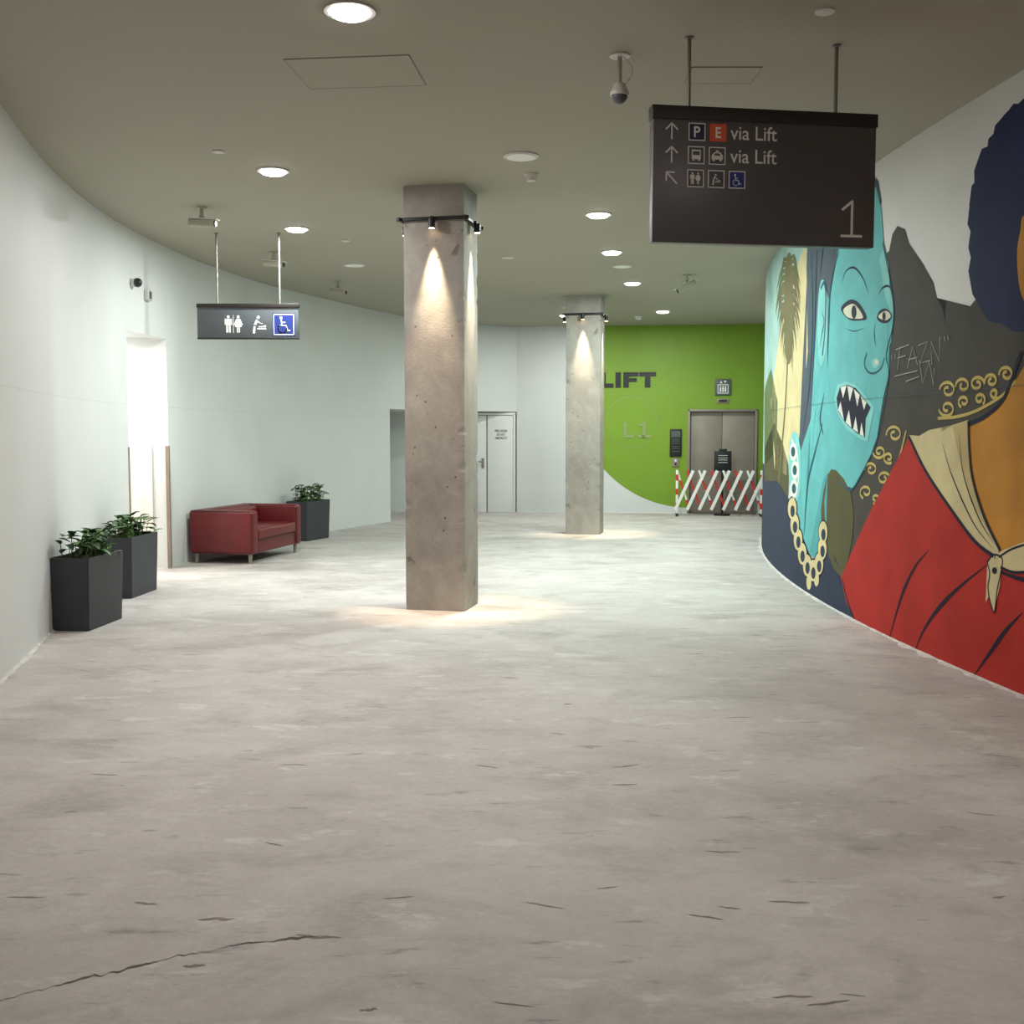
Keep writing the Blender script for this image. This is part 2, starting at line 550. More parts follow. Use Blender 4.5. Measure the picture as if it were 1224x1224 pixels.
def stroke(pts, m, layer, w=.03, smooth=5, taper=False):
    if smooth and len(pts) > 2:
        pts = catmull(pts, smooth)
    q = [Vector(wall_uv(*p)) for p in pts]
    Lf, Rt = [], []
    n = len(q)
    for i in range(n):
        d = q[min(i + 1, n - 1)] - q[max(i - 1, 0)]
        if d.length < 1e-6: continue
        d.normalize()
        ww = w / 2 * ((1 - .85 * abs(2 * i / (n - 1) - 1)) if taper else 1)
        nn = Vector((-d.y, d.x)) * ww
        Lf.append(q[i] + nn); Rt.append(q[i] - nn)
    for i in range(len(Lf) - 1):
        put([tuple(Lf[i]), tuple(Lf[i + 1]), tuple(Rt[i + 1]), tuple(Rt[i])], m, layer)
def ell(cx, cy, rx, ry, m, layer, n=20):
    poly([(cx + rx * math.cos(2 * math.pi * i / n), cy + ry * math.sin(2 * math.pi * i / n)) for i in range(n)], m, layer)
def pm(name, rgb):
    return mat('mural_' + name, rgb, .75, var=.12, scale=3, bump=.08, bscale=35, spec=.25)
C_TEALP = pm('pale_teal', (158, 192, 186)); C_CREAM = pm('cream', (208, 194, 148)); C_PALM = pm('palm_brown', (112, 104, 68))
C_TEAL = pm('teal_skin', (100, 180, 182)); C_TEALL = pm('light_teal', (130, 200, 198)); C_TEALD = pm('deep_teal', (36, 84, 98)); C_TEALM = pm('mid_teal', (80, 158, 162))
C_HAIR = pm('slate_hair', (74, 84, 96)); C_OLV = pm('olive_dark', (70, 67, 62)); C_NAVY = pm('navy', (30, 38, 74))
C_ORG = pm('ochre_skin', (192, 134, 54)); C_RED = pm('red_robe', (174, 42, 34)); C_DK = pm('ink', (24, 26, 46))
C_NLOW = pm('slate_blue', (44, 54, 74)); C_YEL = pm('curl_yellow', (192, 172, 100)); C_WH = pm('white', (226, 226, 218)); C_GOL = pm('olive_green', (84, 82, 52))
C_TAG = pm('chalk', (156, 156, 150)); C_CRM2 = pm('collar_shade', (186, 168, 120)); C_PGRN = pm('palm_green', (96, 112, 70)); C_EYE = pm('eye_ivory', (214, 212, 190))

s915 = wall_uv(918, 500)[0]
put([(s915 - .6, 0), (s_far, 0), (s_far, 1.2), (s915 - .6, 1.2)], C_NLOW, 0)
put([(s915 - .6, 1.2), (s_far, 1.2), (s_far, 3.3), (s915 - .6, 3.3)], C_TEALP, 0)
poly([(914, 305), (930, 296), (967, 280), (968, 420), (958, 520), (950, 565), (935, 600), (914, 640)], C_TEALP, 1)
poly([(932, 400), (948, 330), (964, 292), (966, 420), (956, 520), (944, 570), (926, 560), (922, 480)], C_CREAM, 2)
poly([(914, 540), (926, 505), (936, 530), (944, 560), (942, 600), (930, 640), (914, 640)], C_GOL, 2)
poly([(914, 470), (922, 440), (930, 480), (928, 540), (914, 560)], C_PGRN, 2)
prnd = random.Random(3)
for i in range(34):
    k = i / 33
    cy = 318 + 105 * k
    for sgn in (-1, 1):
        L = (5 + 9 * math.sin(math.pi * min(1, k * .8 + .25))) * prnd.uniform(.75, 1.15)
        stroke([(943, cy - 6), (943 + sgn * L * .6, cy - 8 + prnd.uniform(-4, 4)), (943 + sgn * L, cy + prnd.uniform(8, 26))], C_PALM if prnd.random() < .8 else C_PGRN, 3, .055, 3, True)
poly([(940, 312), (945, 302), (948, 330), (948, 410), (943, 436), (938, 410), (938, 350)], C_PALM, 3, 3)
stroke([(942, 415), (941, 450), (938, 500), (934, 545), (930, 585)], C_PALM, 3, .10)
# olive mountains
poly([(1040, 300), (1056, 306), (1063, 300), (1067, 280), (1073, 270), (1082, 274), (1087, 291), (1096, 306), (1104, 316), (1108, 328), (1116, 338), (1120, 356), (1128, 372), (1130, 388), (1137, 398), (1142, 412), (1147, 402), (1155, 386), (1160, 366), (1168, 356), (1180, 364), (1200, 384), (1300, 400), (1300, 470), (1200, 530), (1110, 560), (1050, 620), (1006, 700), (975, 690), (970, 600), (990, 500), (1040, 440)], C_OLV, 1)
# hair of ochre figure
poly([(1480, 20), (1300, 78), (1250, 108), (1224, 118), (1218, 124), (1212, 124), (1206, 132), (1200, 138), (1198, 146), (1190, 150), (1188, 160), (1182, 166), (1181, 175), (1174, 178), (1174, 192), (1165, 204), (1169, 214), (1162, 222), (1165, 234), (1159, 246), (1163, 256), (1157, 268), (1162, 280), (1158, 296), (1161, 308), (1158, 324), (1166, 334), (1163, 352), (1168, 360), (1174, 372), (1182, 384), (1200, 388), (1212, 396), (1300, 402), (1480, 420)], C_NAVY, 2)
poly([(1230, 250), (1221, 275), (1217, 300), (1218, 330), (1222, 352), (1232, 372), (1250, 400), (1290, 430), (1420, 430), (1420, 180), (1300, 190)], C_ORG, 4, 3)
poly([(1250, 410), (1226, 436), (1206, 470), (1180, 495), (1157, 508), (1158, 560), (1175, 620), (1195, 662), (1300, 690), (1460, 700), (1460, 420)], C_ORG, 3)
stroke([(1222, 420), (1212, 450), (1200, 478), (1180, 497), (1158, 508)], C_DK, 6, .03)
# slate hair + teal woman
poly([(966, 285), (985, 262), (1000, 220), (1036, 200), (1050, 216), (1054, 240), (1045, 300), (1012, 330), (996, 380), (990, 470), (982, 540), (965, 575), (955, 545), (962, 500), (967, 430)], C_HAIR, 2)
poly([(1003, 296), (1026, 250), (1040, 222), (1048, 224), (1054, 250), (1057, 290), (1063, 318), (1064, 340), (1069, 366), (1067, 392), (1066, 408), (1061, 422), (1064, 440), (1061, 456), (1056, 478), (1049, 522), (1040, 548), (1020, 584), (1006, 578), (990, 566), (986, 600), (988, 645), (975, 668), (960, 655), (946, 615), (950, 565), (962, 525), (975, 485), (981, 440), (978, 400), (979, 350), (985, 335), (992, 360)], C_TEAL, 3)
poly([(990, 566), (986, 600), (988, 645), (975, 668), (968, 660), (976, 620), (984, 575)], C_TEALM, 4)
poly([(1057, 296), (1063, 318), (1064, 340), (1069, 366), (1067, 380), (1058, 350), (1052, 310)], C_TEALL, 4)
poly([(980, 345), (985, 334), (989, 350), (990, 400), (986, 430), (981, 436), (978, 400)], C_TEALL, 5, 2)
stroke([(982, 345), (986, 338), (988, 352), (987, 395), (984, 425)], C_TEALD, 6, .035)
stroke([(983, 372), (986, 384), (983, 402), (981, 415)], C_TEALD, 6, .03, 4, True)
for pts in ([(1004, 298), (994, 340), (991, 400), (990, 440)], [(970, 300), (972, 380), (968, 460), (960, 520)], [(978, 290), (976, 330), (974, 400), (970, 500)], [(992, 262), (984, 300), (981, 330)], [(1014, 230), (1004, 270), (996, 310)], [(985, 520), (981, 500), (986, 470)]):
    stroke(pts, C_TEALD, 6, .04, 4, True)
stroke([(984, 505), (975, 540), (966, 580), (962, 640)], C_TEALD, 5, .05, 4, True)
stroke([(1043, 224), (1040, 250), (1037, 292)], C_TEALM, 5, .05, 4, True)
stroke([(1056, 290), (1064, 330), (1069, 368), (1067, 395), (1060, 424), (1063, 450), (1050, 522), (1038, 552), (1019, 585), (1004, 576)], C_TEALD, 5, .016)
stroke([(1007, 338), (1012, 324), (1022, 320), (1032, 332), (1039, 350)], C_DK, 5, .020, 4, True)
stroke([(1051, 352), (1056, 344), (1063, 342), (1067, 348)], C_DK, 5, .020, 4, True)
poly([(1006, 370), (1012, 361), (1020, 358), (1029, 364), (1037, 380), (1030, 383), (1016, 382)], C_DK, 5, 3)
poly([(1009, 371), (1015, 365), (1023, 364), (1033, 379), (1024, 381), (1014, 379)], C_EYE, 6, 3)
ell(1022, 373, 3.0, 8, C_DK, 7)
poly([(1049, 380), (1053, 371), (1060, 369), (1067, 376), (1063, 385), (1055, 386)], C_DK, 5, 3)
poly([(1051, 379), (1056, 373), (1062, 372), (1066, 378), (1060, 383)], C_EYE, 6, 3)
ell(1058, 378, 2.0, 5, C_DK, 7)
stroke([(1010, 392), (1022, 396), (1034, 392)], C_TEALD, 5, .010, 4, True)
stroke([(1047, 385), (1046, 400), (1048, 415)], C_TEALD, 5, .016, 4, True)
stroke([(1037, 422), (1034, 434), (1038, 444), (1046, 446), (1054, 440), (1058, 428)], C_TEALD, 5, .016, 4)
ell(1048, 434, 5, 6, C_TEALL, 5)
ell(1049, 433, 2.4, 3, C_EYE, 6)
poly([(998, 476), (1002, 460), (1012, 456), (1022, 459), (1034, 470), (1046, 487), (1040, 500), (1038, 528), (1028, 524), (1012, 512), (1002, 494)], C_TEALL, 5)
poly([(1001, 476), (1005, 463), (1014, 460), (1024, 464), (1042, 487), (1036, 500), (1035, 523), (1026, 518), (1012, 506), (1003, 492)], C_DK, 6)
for tr in ([(1006, 463), (1009, 476), (1013, 461)], [(1014, 461), (1017, 480), (1021, 464)], [(1022, 465), (1026, 486), (1029, 472)], [(1030, 473), (1034, 490), (1037, 481)],
           [(1003, 490), (1006, 480), (1010, 502)], [(1012, 505), (1016, 490), (1019, 511)], [(1021, 513), (1024, 498), (1027, 517)], [(1029, 519), (1031, 505), (1034, 522)]):
    poly(tr, C_WH, 7)
# lower slate, olive drape
poly([(912, 575), (930, 575), (946, 600), (955, 650), (972, 672), (986, 640), (1000, 668), (1008, 692), (1014, 720), (1028, 752), (980, 735), (940, 710), (912, 690)], C_NLOW, 4)
poly([(990, 568), (1000, 562), (1018, 590), (1020, 640), (1006, 690), (988, 655), (982, 610)], C_GOL, 4, 2)
poly([(944, 530), (952, 515), (958, 540), (957, 590), (950, 600), (944, 575)], C_TEALL, 5, 2)
stroke([(947, 525), (954, 545), (955, 575), (949, 598)], C_WH, 6, .05)
for cx, cy in ((949, 540), (951, 562), (950, 584)):
    ell(cx, cy, 4.5, 11, C_WH, 6); ell(cx, cy, 2.5, 6, C_TEALD, 7)
for cx, cy in ((948, 608), (951, 627), (955, 645), (960, 662), (966, 676), (973, 682), (980, 674), (984, 656), (985, 636)):
    ell(cx, cy, 6.0, 15, C_DK, 6); ell(cx, cy, 5.2, 13, C_CREAM, 7); ell(cx + .5, cy + 3, 2.6, 7, C_NLOW, 8)
for cx, cy in ((968, 696), (977, 692)):
    ell(cx, cy, 3, 9, C_CREAM, 7)
# red robe
poly([(1088, 522), (1074, 550), (1060, 575), (1042, 610), (1028, 640), (1006, 690), (1012, 718), (1026, 750), (1100, 790), (1224, 845), (1480, 960), (1480, 700), (1300, 692), (1224, 684), (1196, 676), (1168, 650), (1138, 612), (1108, 565)], C_RED, 5)
poly([(1088, 520), (1100, 521), (1112, 514), (1128, 516), (1140, 508), (1159, 502), (1159, 530), (1163, 570), (1178, 620), (1196, 655), (1193, 667), (1168, 648), (1140, 610), (1110, 565)], C_CREAM, 6)
poly([(1140, 509), (1158, 503), (1159, 530), (1163, 570), (1178, 620), (1192, 652), (1170, 612), (1152, 565)], C_CRM2, 7)
stroke([(1088, 522), (1108, 563), (1140, 611), (1168, 648), (1194, 668)], C_DK, 8, .028)
stroke([(1159, 503), (1160, 535), (1164, 572), (1178, 618), (1197, 658)], C_DK, 8, .022)
stroke([(1128, 530), (1140, 570), (1165, 625), (1188, 655)], C_DK, 8, .012, 4, True)
stroke([(1148, 520), (1154, 570), (1172, 620), (1190, 650)], C_DK, 8, .012, 4, True)
stroke([(1008, 692), (1014, 718), (1026, 750)], C_DK, 7, .02)
for pts in ([(1111, 658), (1096, 676), (1082, 704), (1072, 735), (1063, 768)], [(1180, 676), (1150, 700), (1125, 725), (1106, 752), (1094, 780)], [(1180, 676), (1215, 690), (1260, 700), (1330, 705)], [(1224, 732), (1205, 752), (1185, 780), (1165, 808)], [(1330, 740), (1290, 780), (1250, 840)]):
    stroke(pts, C_DK, 7, .036, 6, True)
poly([(1192, 664), (1210, 654), (1240, 646), (1262, 668), (1240, 682), (1212, 684), (1196, 678)], C_CREAM, 8, 3)
stroke([(1196, 666), (1212, 656), (1238, 648)], C_DK, 9, .014)
stroke([(1198, 678), (1214, 684), (1240, 683)], C_DK, 9, .018)
poly([(1182, 672), (1190, 662), (1200, 668), (1199, 682), (1197, 700), (1190, 732), (1184, 712), (1180, 720), (1184, 690)], C_CREAM, 8)
stroke([(1182, 672), (1190, 663), (1200, 668), (1198, 686), (1194, 705), (1190, 732), (1183, 705), (1185, 686), (1182, 672)], C_DK, 9, .012)
ell(1191, 682, 3, 4, C_DK, 10)
# yellow curls
def spiral(cx, cy, r, turns=1.4, flip=1, a0=0.0):
    pts = []
    for i in range(19):
        k = i / 18
        a = a0 + flip * k * turns * 2 * math.pi
        rr = r * (1 - .75 * k)
        pts.append((cx + rr * math.cos(a), cy + rr * 1.05 * math.sin(a)))
    stroke(pts, C_YEL, 4, .022, 0)
for c in ((1134, 466, 10, 1.3, 1, 3.2), (1152, 461, 9, 1.2, 1, 3), (1169, 459, 9, 1.3, -1, 0), (1133, 488, 10, 1.3, -1, 3), (1153, 480, 7, 1.2, 1, 2), (1186, 455, 8, 1.3, 1, 3), (1204, 447, 9, 1.3, 1, 3), (1172, 477, 7, 1.2, -1, 1), (1190, 470, 6, 1.1, 1, 1),
          (1070, 519, 10, 1.3, 1, 3), (1052, 540, 8, 1.3, -1, 3), (1063, 547, 7, 1.2, 1, 1), (1042, 561, 8, 1.3, 1, 3), (1057, 572, 8, 1.2, -1, 0), (1036, 588, 8, 1.2, 1, 2), (1047, 596, 6, 1.1, -1, 2)):
    spiral(*c)
stroke([(1122, 500), (1145, 498), (1170, 490), (1200, 472), (1215, 455)], C_YEL, 4, .022)
stroke([(1084, 515), (1076, 545), (1062, 580), (1046, 610)], C_YEL, 4, .022)
# chalk tag
for pts in ([(1077, 414), (1074, 442)], [(1072, 418), (1088, 412)], [(1074, 428), (1084, 425)], [(1086, 440), (1092, 414), (1098, 436)], [(1087, 430), (1098, 427)], [(1099, 413), (1110, 408), (1101, 434), (1113, 431)], [(1115, 436), (1114, 408), (1124, 432), (1125, 402)],
            [(1070, 450), (1098, 443)], [(1084, 456), (1100, 450)], [(1100, 430), (1104, 458), (1112, 432), (1117, 460), (1118, 440)], [(1067, 424), (1067, 430)], [(1071, 423), (1071, 429)], [(1130, 402), (1131, 408)], [(1134, 401), (1135, 407)]):
    stroke(pts, C_TAG, 6, .009, 0)
for k in range(60):
    sa = s_far + (s_near - s_far) * k / 60; sb = s_far + (s_near - s_far) * (k + 1) / 60
    put([(sa, 1.9), (sb, 1.9), (sb, 1.903), (sa, 1.903)], C_HAIR, 11)
mural.obj('graffiti_mural')

# ------------------------------------------------------------------ lift wall fittings
b = B()
t = bmesh.new()
nC = 96
vs = [t.verts.new((3.54 + 2.32 * math.cos(2 * math.pi * i / nC), 0, 2.44 + 2.32 * math.sin(2 * math.pi * i / nC))) for i in range(nC)]
t.faces.new(vs)
def clip(t, co, no, outer=True):
    bmesh.ops.bisect_plane(t, geom=list(t.verts) + list(t.edges) + list(t.faces), plane_co=co, plane_no=no, clear_outer=outer)
clip(t, (0, 0, CEIL - .002), (0, 0, 1))
clip(t, (5.66, 0, 0), (1, 0, 0))
for cfg in (((LS0 - .0, 0, 0), (1, 0, 0), None), ((LS1, 0, 0), (-1, 0, 0), None), ('mid',)):
    q = t.copy()
    if cfg[0] == 'mid':
        clip(q, (LS0, 0, 0), (-1, 0, 0)); clip(q, (LS1, 0, 0), (1, 0, 0)); clip(q, (0, 0, LH), (0, 0, -1))
    else:
        clip(q, cfg[0], cfg[1])
    b.add(q, M_GREEN)
t.free()
b.obj('painted_green_circle', (O.x - .1285 * .003, O.y - .9917 * .003, 0), RZ)

b = B()
z0, z1, th = 2.565, 2.875, .085
def blk(x0, za, x1, zb):
    b.box(((x0 + x1) / 2, -.012, (za + zb) / 2), (x1 - x0, .016, zb - za), M_BLACK)
blk(1.72, z0, 1.83, z1); blk(1.83, z0, 1.99, z0 + th)
blk(2.03, z0, 2.14, z1)
blk(2.19, z0, 2.30, z1); blk(2.30, z1 - th, 2.49, z1); blk(2.30, z0 + .115, 2.46, z0 + .115 + th * .9)
blk(2.51, z1 - th, 2.85, z1); blk(2.625, z0, 2.735, z1 - th)
b.obj('lift_wall_lettering', O, RZ)
b = B()
b.ring(2.36, 1.86, .52, .012, -.006, M_SILV, n=64)
for x0, za, x1, zb in ((2.20, 1.54, 2.28, 1.86), (2.28, 1.54, 2.42, 1.61), (2.58, 1.54, 2.66, 1.86), (2.50, 1.54, 2.75, 1.60), (2.50, 1.78, 2.58, 1.83)):
    b.box(((x0 + x1) / 2, -.010, (za + zb) / 2), (x1 - x0, .012, zb - za), M_SILV)
b.obj('level_wall_emblem', O, RZ)

b = B()   # lift doors
fw = .045
b.box((LS0 + fw / 2, .03, LH / 2), (fw, .16, LH), M_STEEL, .004)
b.box((LS1 - fw / 2, .03, LH / 2), (fw, .16, LH), M_STEEL, .004)
b.box(((LS0 + LS1) / 2, .03, LH - fw / 2), (LS1 - LS0, .16, fw), M_STEEL, .004)
w2 = (LS1 - LS0 - 2 * fw) / 2
for k in (0, 1):
    b.box((LS0 + fw + w2 * (k + .5), .09, (LH - fw) / 2 + .01), (w2 - .008, .03, LH - fw - .02), M_STEEL, .003)
b.box(((LS0 + LS1) / 2, .13, LH / 2), (LS1 - LS0, .02, LH), M_DARKP)
b.box(((LS0 + LS1) / 2, .03, .008), (LS1 - LS0, .18, .014), M_ROD)
b.obj('lift_door', O, RZ)
b = B()
b.box((3.26, -.019, 1.44), (.24, .03, .56), M_BLACK, .006)
b.rect(3.17, 1.56, 3.35, 1.68, -.035, M_SIGNG)
for z in (1.50, 1.46, 1.42, 1.36, 1.32, 1.26):
    b.rect(3.18, z, 3.34, z + .012, -.035, M_SIGNG)
b.obj('lift_notice_board', O, RZ)
b = B()
b.box((3.26, -.014, 1.04), (.14, .02, .17), M_STEEL, .004)
b.cyl((3.26, -.02, 1.08), (3.26, -.034, 1.08), .022, M_WHITE)
b.cyl((3.26, -.02, 1.01), (3.26, -.034, 1.01), .022, M_DARKP)
b.obj('lift_call_button', O, RZ)
b = B()
b.box((4.19, -.019, 2.56), (.32, .03, .33), M_SIGNG, .006)
b.frame(4.09, 2.44, 4.29, 2.61, .014, -.036, M_WHITE)
for x in (4.14, 4.19, 4.24):
    b.disc(x, 2.575, .014, -.036, M_WHITE); b.rect(x - .016, 2.465, x + .016, 2.555, -.036, M_WHITE)
b.face([(4.12, -.036, 2.64), (4.18, -.036, 2.64), (4.15, -.036, 2.69)], M_WHITE)
b.face([(4.20, -.036, 2.69), (4.26, -.036, 2.69), (4.23, -.036, 2.64)], M_WHITE)
b.obj('lift_pictogram_sign', O, RZ)
b = B()
b.box((4.19, -.016, 2.285), (.24, .024, .085), M_STEEL, .004)
b.rect(4.11, 2.262, 4.27, 2.308, -.0295, M_DARKP)
b.obj('lift_floor_indicator', O, RZ)

# expanding barrier
b = B()
bs0, bs1, by = 3.28, 4.92, -.62
for x in (bs0, bs1):
    b.box((x, by, .48), (.045, .045, .86), M_WHITE, .004)
    for k in range(3):
        b.box((x, by, .2 + k * .28), (.047, .047, .12), M_REDP, .003)
    b.box((x, by, .03), (.05, .42, .04), M_DARKP, .005)
nb = 7
st = (bs1 - bs0) / nb
for k in range(nb):
    x0, x1 = bs0 + st * k, bs0 + st * (k + 1)
    for (xa, xb, yy, m1, m2, wd) in ((x0 - .03, x1 + .08, by - .02, M_WHITE, M_WHITE, .060), (x1 + .02, x0 - .04 if k else x0, by + .02, M_REDP, M_REDP if k % 2 else M_WHITE, .038)):
        A = Vector((xa, yy, .12)); C = Vector((xb, yy, .90))
        d = C - A
        ang = math.atan2(d.x, d.z)
        R = Matrix.Rotation(ang, 4, 'Y')
        for j in range(4):
            mm = m1 if j % 2 == 0 else m2
            b.box(A + d * ((j + .5) / 4), (wd, .012, d.length / 4), mm, 0, R)
b.obj('expanding_safety_barrier', O, RZ)
b = B()
b.box((4.18, -.42, 1.08), (.34, .03, .40), M_BLACK, .008)
b.cyl((4.18, -.42, .03), (4.18, -.42, .9), .02, M_BLACK)
b.cyl((4.18, -.42, 0), (4.18, -.42, .03), .16, M_BLACK, 24)
b.box((4.18, -.42, 1.30), (.16, .02, .05), M_BLACK, .004)
for z in (1.19, 1.14, 1.10, 1.05):
    b.rect(4.09, z, 4.27, z + .008, -.4365, M_LGREY)
b.obj('out_of_order_sign', O, RZ)

# alcove double doors (fire exit)
b = B()
b.box((-.235, 22.555, 1.0), (.55, .045, 2.0), M_DOOR, .004)
b.box((-.80, 22.555, 1.0), (.56, .045, 2.0), M_DOOR, .004)
b.box((-.518, 22.55, 1.0), (.012, .05, 2.0), M_DARKP)
b.box((.045, 22.55, 1.01), (.04, .07, 2.03), M_DOOR, .003)
b.box((-1.11, 22.55, 1.01), (.05, .07, 2.03), M_DOOR, .003)
b.box((-.53, 22.55, 2.035), (1.2, .07, .05), M_DOOR, .003)
b.box((-.60, 22.52, 1.02), (.05, .02, .2), M_STEEL, .004)
b.cyl((-.60, 22.52, 1.05), (-.60, 22.47, 1.05), .012, M_STEEL)
b.cyl((-.60, 22.47, 1.05), (-.70, 22.47, 1.05), .012, M_STEEL)
for i, s in enumerate(('FIRE DOOR', 'DO NOT', 'OBSTRUCT')):
    b.text(s, -.35 if i != 1 else -.31, 1.66 - i * .075, .25 if i != 1 else .17, .05, 22.530, M_BLACK, off=.02)
b.obj('door_1')

# ------------------------------------------------------------------ columns
def column(cx, cy, pw):
    t = bmesh.new()
    w, d, nz, nx = .56, .50, 220, 8
    ring = []
    for i in range(nx): ring.append((-w / 2 + w * i / nx, -d / 2))
    for i in range(nx): ring.append((w / 2, -d / 2 + d * i / nx))
    for i in range(nx): ring.append((w / 2 - w * i / nx, d / 2))
    for i in range(nx): ring.append((-w / 2, d / 2 - d * i / nx))
    rows = []
    for k in range(nz + 1):
        z = CEIL * k / nz
        row = []
        for i, (x, y) in enumerate(ring):
            p = Vector((x, y, 0))
            corner = (i % nx == 0)
            amp = .0015 * noise.noise(Vector((x * 4 + cx, y * 4, z * 4)))
            if corner:
                c = noise.noise(Vector((x * 9 + cx, y * 9, z * 9)))
                amp -= .0015 + max(0, c - .30) * .045
            p = p * (1 + amp / .3)
            row.append(t.verts.new((p.x, p.y, z)))
        rows.append(row)
    n = len(ring)
    for a_, c_ in zip(rows[:-1], rows[1:]):
        for i in range(n):
            t.faces.new((a_[i], a_[(i + 1) % n], c_[(i + 1) % n], c_[i]))
    b = B()
    b.add(t, M_COLM)
    o = b.obj('concrete_column', (cx, cy, 0), math.radians(-12))
    b = B()
    zc = 3.52
    X, Y = .305, .275
    for sy in (-1, 1):
        b.box((0, sy * Y, zc), (2 * X + .06, .022, .03), M_BLACK, .003)
    for sx in (-1, 1):
        b.box((sx * X, 0, zc), (.022, 2 * Y + .06, .03), M_BLACK, .003)
    pos = [(0, -Y - .035), (X + .035, 0), (0, Y + .035), (-X - .035, 0)]
    for x, y in pos:
        b.cyl((x, y, 3.43), (x, y, 3.51), .030, M_BLACK, 20)
        b.box((x * .95, y * .95, zc), (.03, .03, .03), M_BLACK)
        b.cyl((x, y, 3.426), (x, y, 3.430), .024, M_SPOTL, 20)
    f = b.obj('clamp_spot_frame', (0, 0, 0), 0, o)
    for x, y in pos[:2]:
        l = bpy.data.lights.new('spot', 'SPOT')
        l.energy = pw
        l.color = (1, .78, .52)
        l.spot_size = math.radians(35)
        l.spot_blend = 1.0
        l.shadow_soft_size = .02
        lo = bpy.data.objects.new('spot_lamp', l)
        lo.location = (x, y, 3.415)
        COL.objects.link(lo)
        lo.parent = o
    return o
column(-.648, 10.093, 560)
column(1.186, 17.733, 460)

# ------------------------------------------------------------------ downlights
LIGHTS = [(-.85, 5.87, 66, (1, .90, .84)), (-2.01, 9.33, 50, (1, .97, .95)), (-2.32, 11.9, 98, (.94, 1, .97)), (.87, 11.14, 108, (.87, 1, .94)), (1.21, 13.4, 102, (.85, 1, .93)),
          (1.76, 16.1, 92, (.85, 1, .93)), (2.71, 19.76, 84, (.93, 1, .93)), (1.0, 20.4, 64, (.97, 1, .96)), (1.9, 2.6, 22, (1, .89, .86)), (-1.0, 0.8, 9, (1, .87, .85))]  # last two downlights are unseen, added to light the foreground and right wall
for x, y, p, c in LIGHTS:
    b = B()
    b.cyl((0, 0, -.012), (0, 0, 0), .135, M_PLAST, 36)
    b.cyl((0, 0, -.03), (0, 0, -.012), .09, M_LAMP, 36, r2=.112)
    o = b.obj('ceiling_downlight', (x, y, CEIL))
    area('lamp', (0, 0, -.034), .085, p, c, o)
for x, y, r in ((.073, 8.84, .14), (1.45, 14.5, .13), (-2.06, 14.4, .14)):
    b = B()
    b.cyl((0, 0, -.012), (0, 0, 0), r, M_PLAST, 36, r2=r)
    b.cyl((0, 0, -.018), (0, 0, -.012), r * .82, M_WHITE, 36)
    b.obj('ceiling_speaker', (x, y, CEIL))
for x, y, r, h in ((.164, 9.45, .055, .06), (-2.3, 8.7, .04, .015), (-.05, 13.8, .07, .015), (1.64, 5.87, .045, .015), (2.37, 20.6, .07, .06), (.9, 19.0, .05, .04), (-1.9, 12.6, .045, .02)):
    b = B()
    b.cyl((0, 0, -.012), (0, 0, 0), r * 1.15, M_PLAST, 24)
    b.cyl((0, 0, -h), (0, 0, -.012), r * .7, M_PLAST, 24, r2=r)
    b.obj('smoke_detector', (x, y, CEIL))
for x, y, w, d, rz in ((-.95, 6.85, .75, .55, -.1), (1.3, 6.9, .42, .3, 0)):
    b = B()
    b.box((0, 0, -.002), (w, d, .004), M_CEIL)
    for sx in (-1, 1):
        b.box((sx * w / 2, 0, -.0025), (.008, d, .005), M_HATCH)
    for sy in (-1, 1):
        b.box((0, sy * d / 2, -.0025), (w, .008, .005), M_HATCH)
    b.obj('ceiling_hatch', (x, y, CEIL), rz)

# CCTV bullet cameras
def cctv(x, y, rz, tilt, s=1.0):
    b = B()
    b.cyl((0, 0, -.015), (0, 0, 0), .05 * s, M_BEIGE, 20)
    b.cyl((0, 0, -.10 * s), (0, 0, -.01), .018 * s, M_BEIGE, 12)
    b.sph((0, 0, -.10 * s), .028 * s, M_BEIGE)
    R = Matrix.Rotation(math.radians(tilt), 4, 'Y')
    c = Vector((0, 0, -.155 * s))
    b.box(c, (.26 * s, .085 * s, .07 * s), M_BEIGE, .014, R)
    b.box(c + R @ Vector((.02, 0, .040 * s)), (.29 * s, .095 * s, .01), M_PLAST, .003, R)
    b.cyl(c + R @ Vector((.12 * s, 0, 0)), c + R @ Vector((.145 * s, 0, 0)), .028 * s, M_DARKP, 16)
    b.obj('security_camera', (x, y, CEIL), rz)
cctv(-3.03, 10.8, math.radians(-8), 4)
cctv(-2.9, 13.4, math.radians(-8), 6, .95)
cctv(-2.52, 15.9, math.radians(-8), 10, .95)
cctv(2.43, 15.3, math.radians(180), 28, 1.05)
b = B()   # pendant dome camera
b.cyl((0, 0, -.012), (0, 0, 0), .06, M_PLAST, 24)
b.cyl((0, 0, -.17), (0, 0, -.01), .014, M_BEIGE, 12)
b.cyl((0, 0, -.215), (0, 0, -.165), .055, M_PLAST, 24, r2=.03)
b.cyl((0, 0, -.235), (0, 0, -.215), .055, M_PLAST, 24)
b.sph((0, 0, -.235), .048, M_SIGNG)
prev = None
for i in range(11):
    a_ = i / 10 * math.pi
    p = Vector((.02 + .055 * math.sin(a_), 0, -.01 - .17 * i / 10))
    if prev is not None:
        b.cyl(prev, p, .004, M_PLAST, 6)
    prev = p
b.obj('dome_security_camera', (.631, 6.54, CEIL))
b = B()
b.cyl((0, 0, 0), (.035, 0, 0), .045, M_PLAST, 20)
b.sph((.06, 0, 0), .05, M_DARKP)
b.obj('wall_motion_sensor', (-4.125, 11.95, 3.25))
b = B()
b.box((.025, 0, 0), (.05, .12, .12), M_PLAST, .008)
b.box((.052, 0, 0), (.004, .08, .08), M_SIGNG, .001)
b.obj('wall_junction_box', (-4.125, 12.4, 3.17))

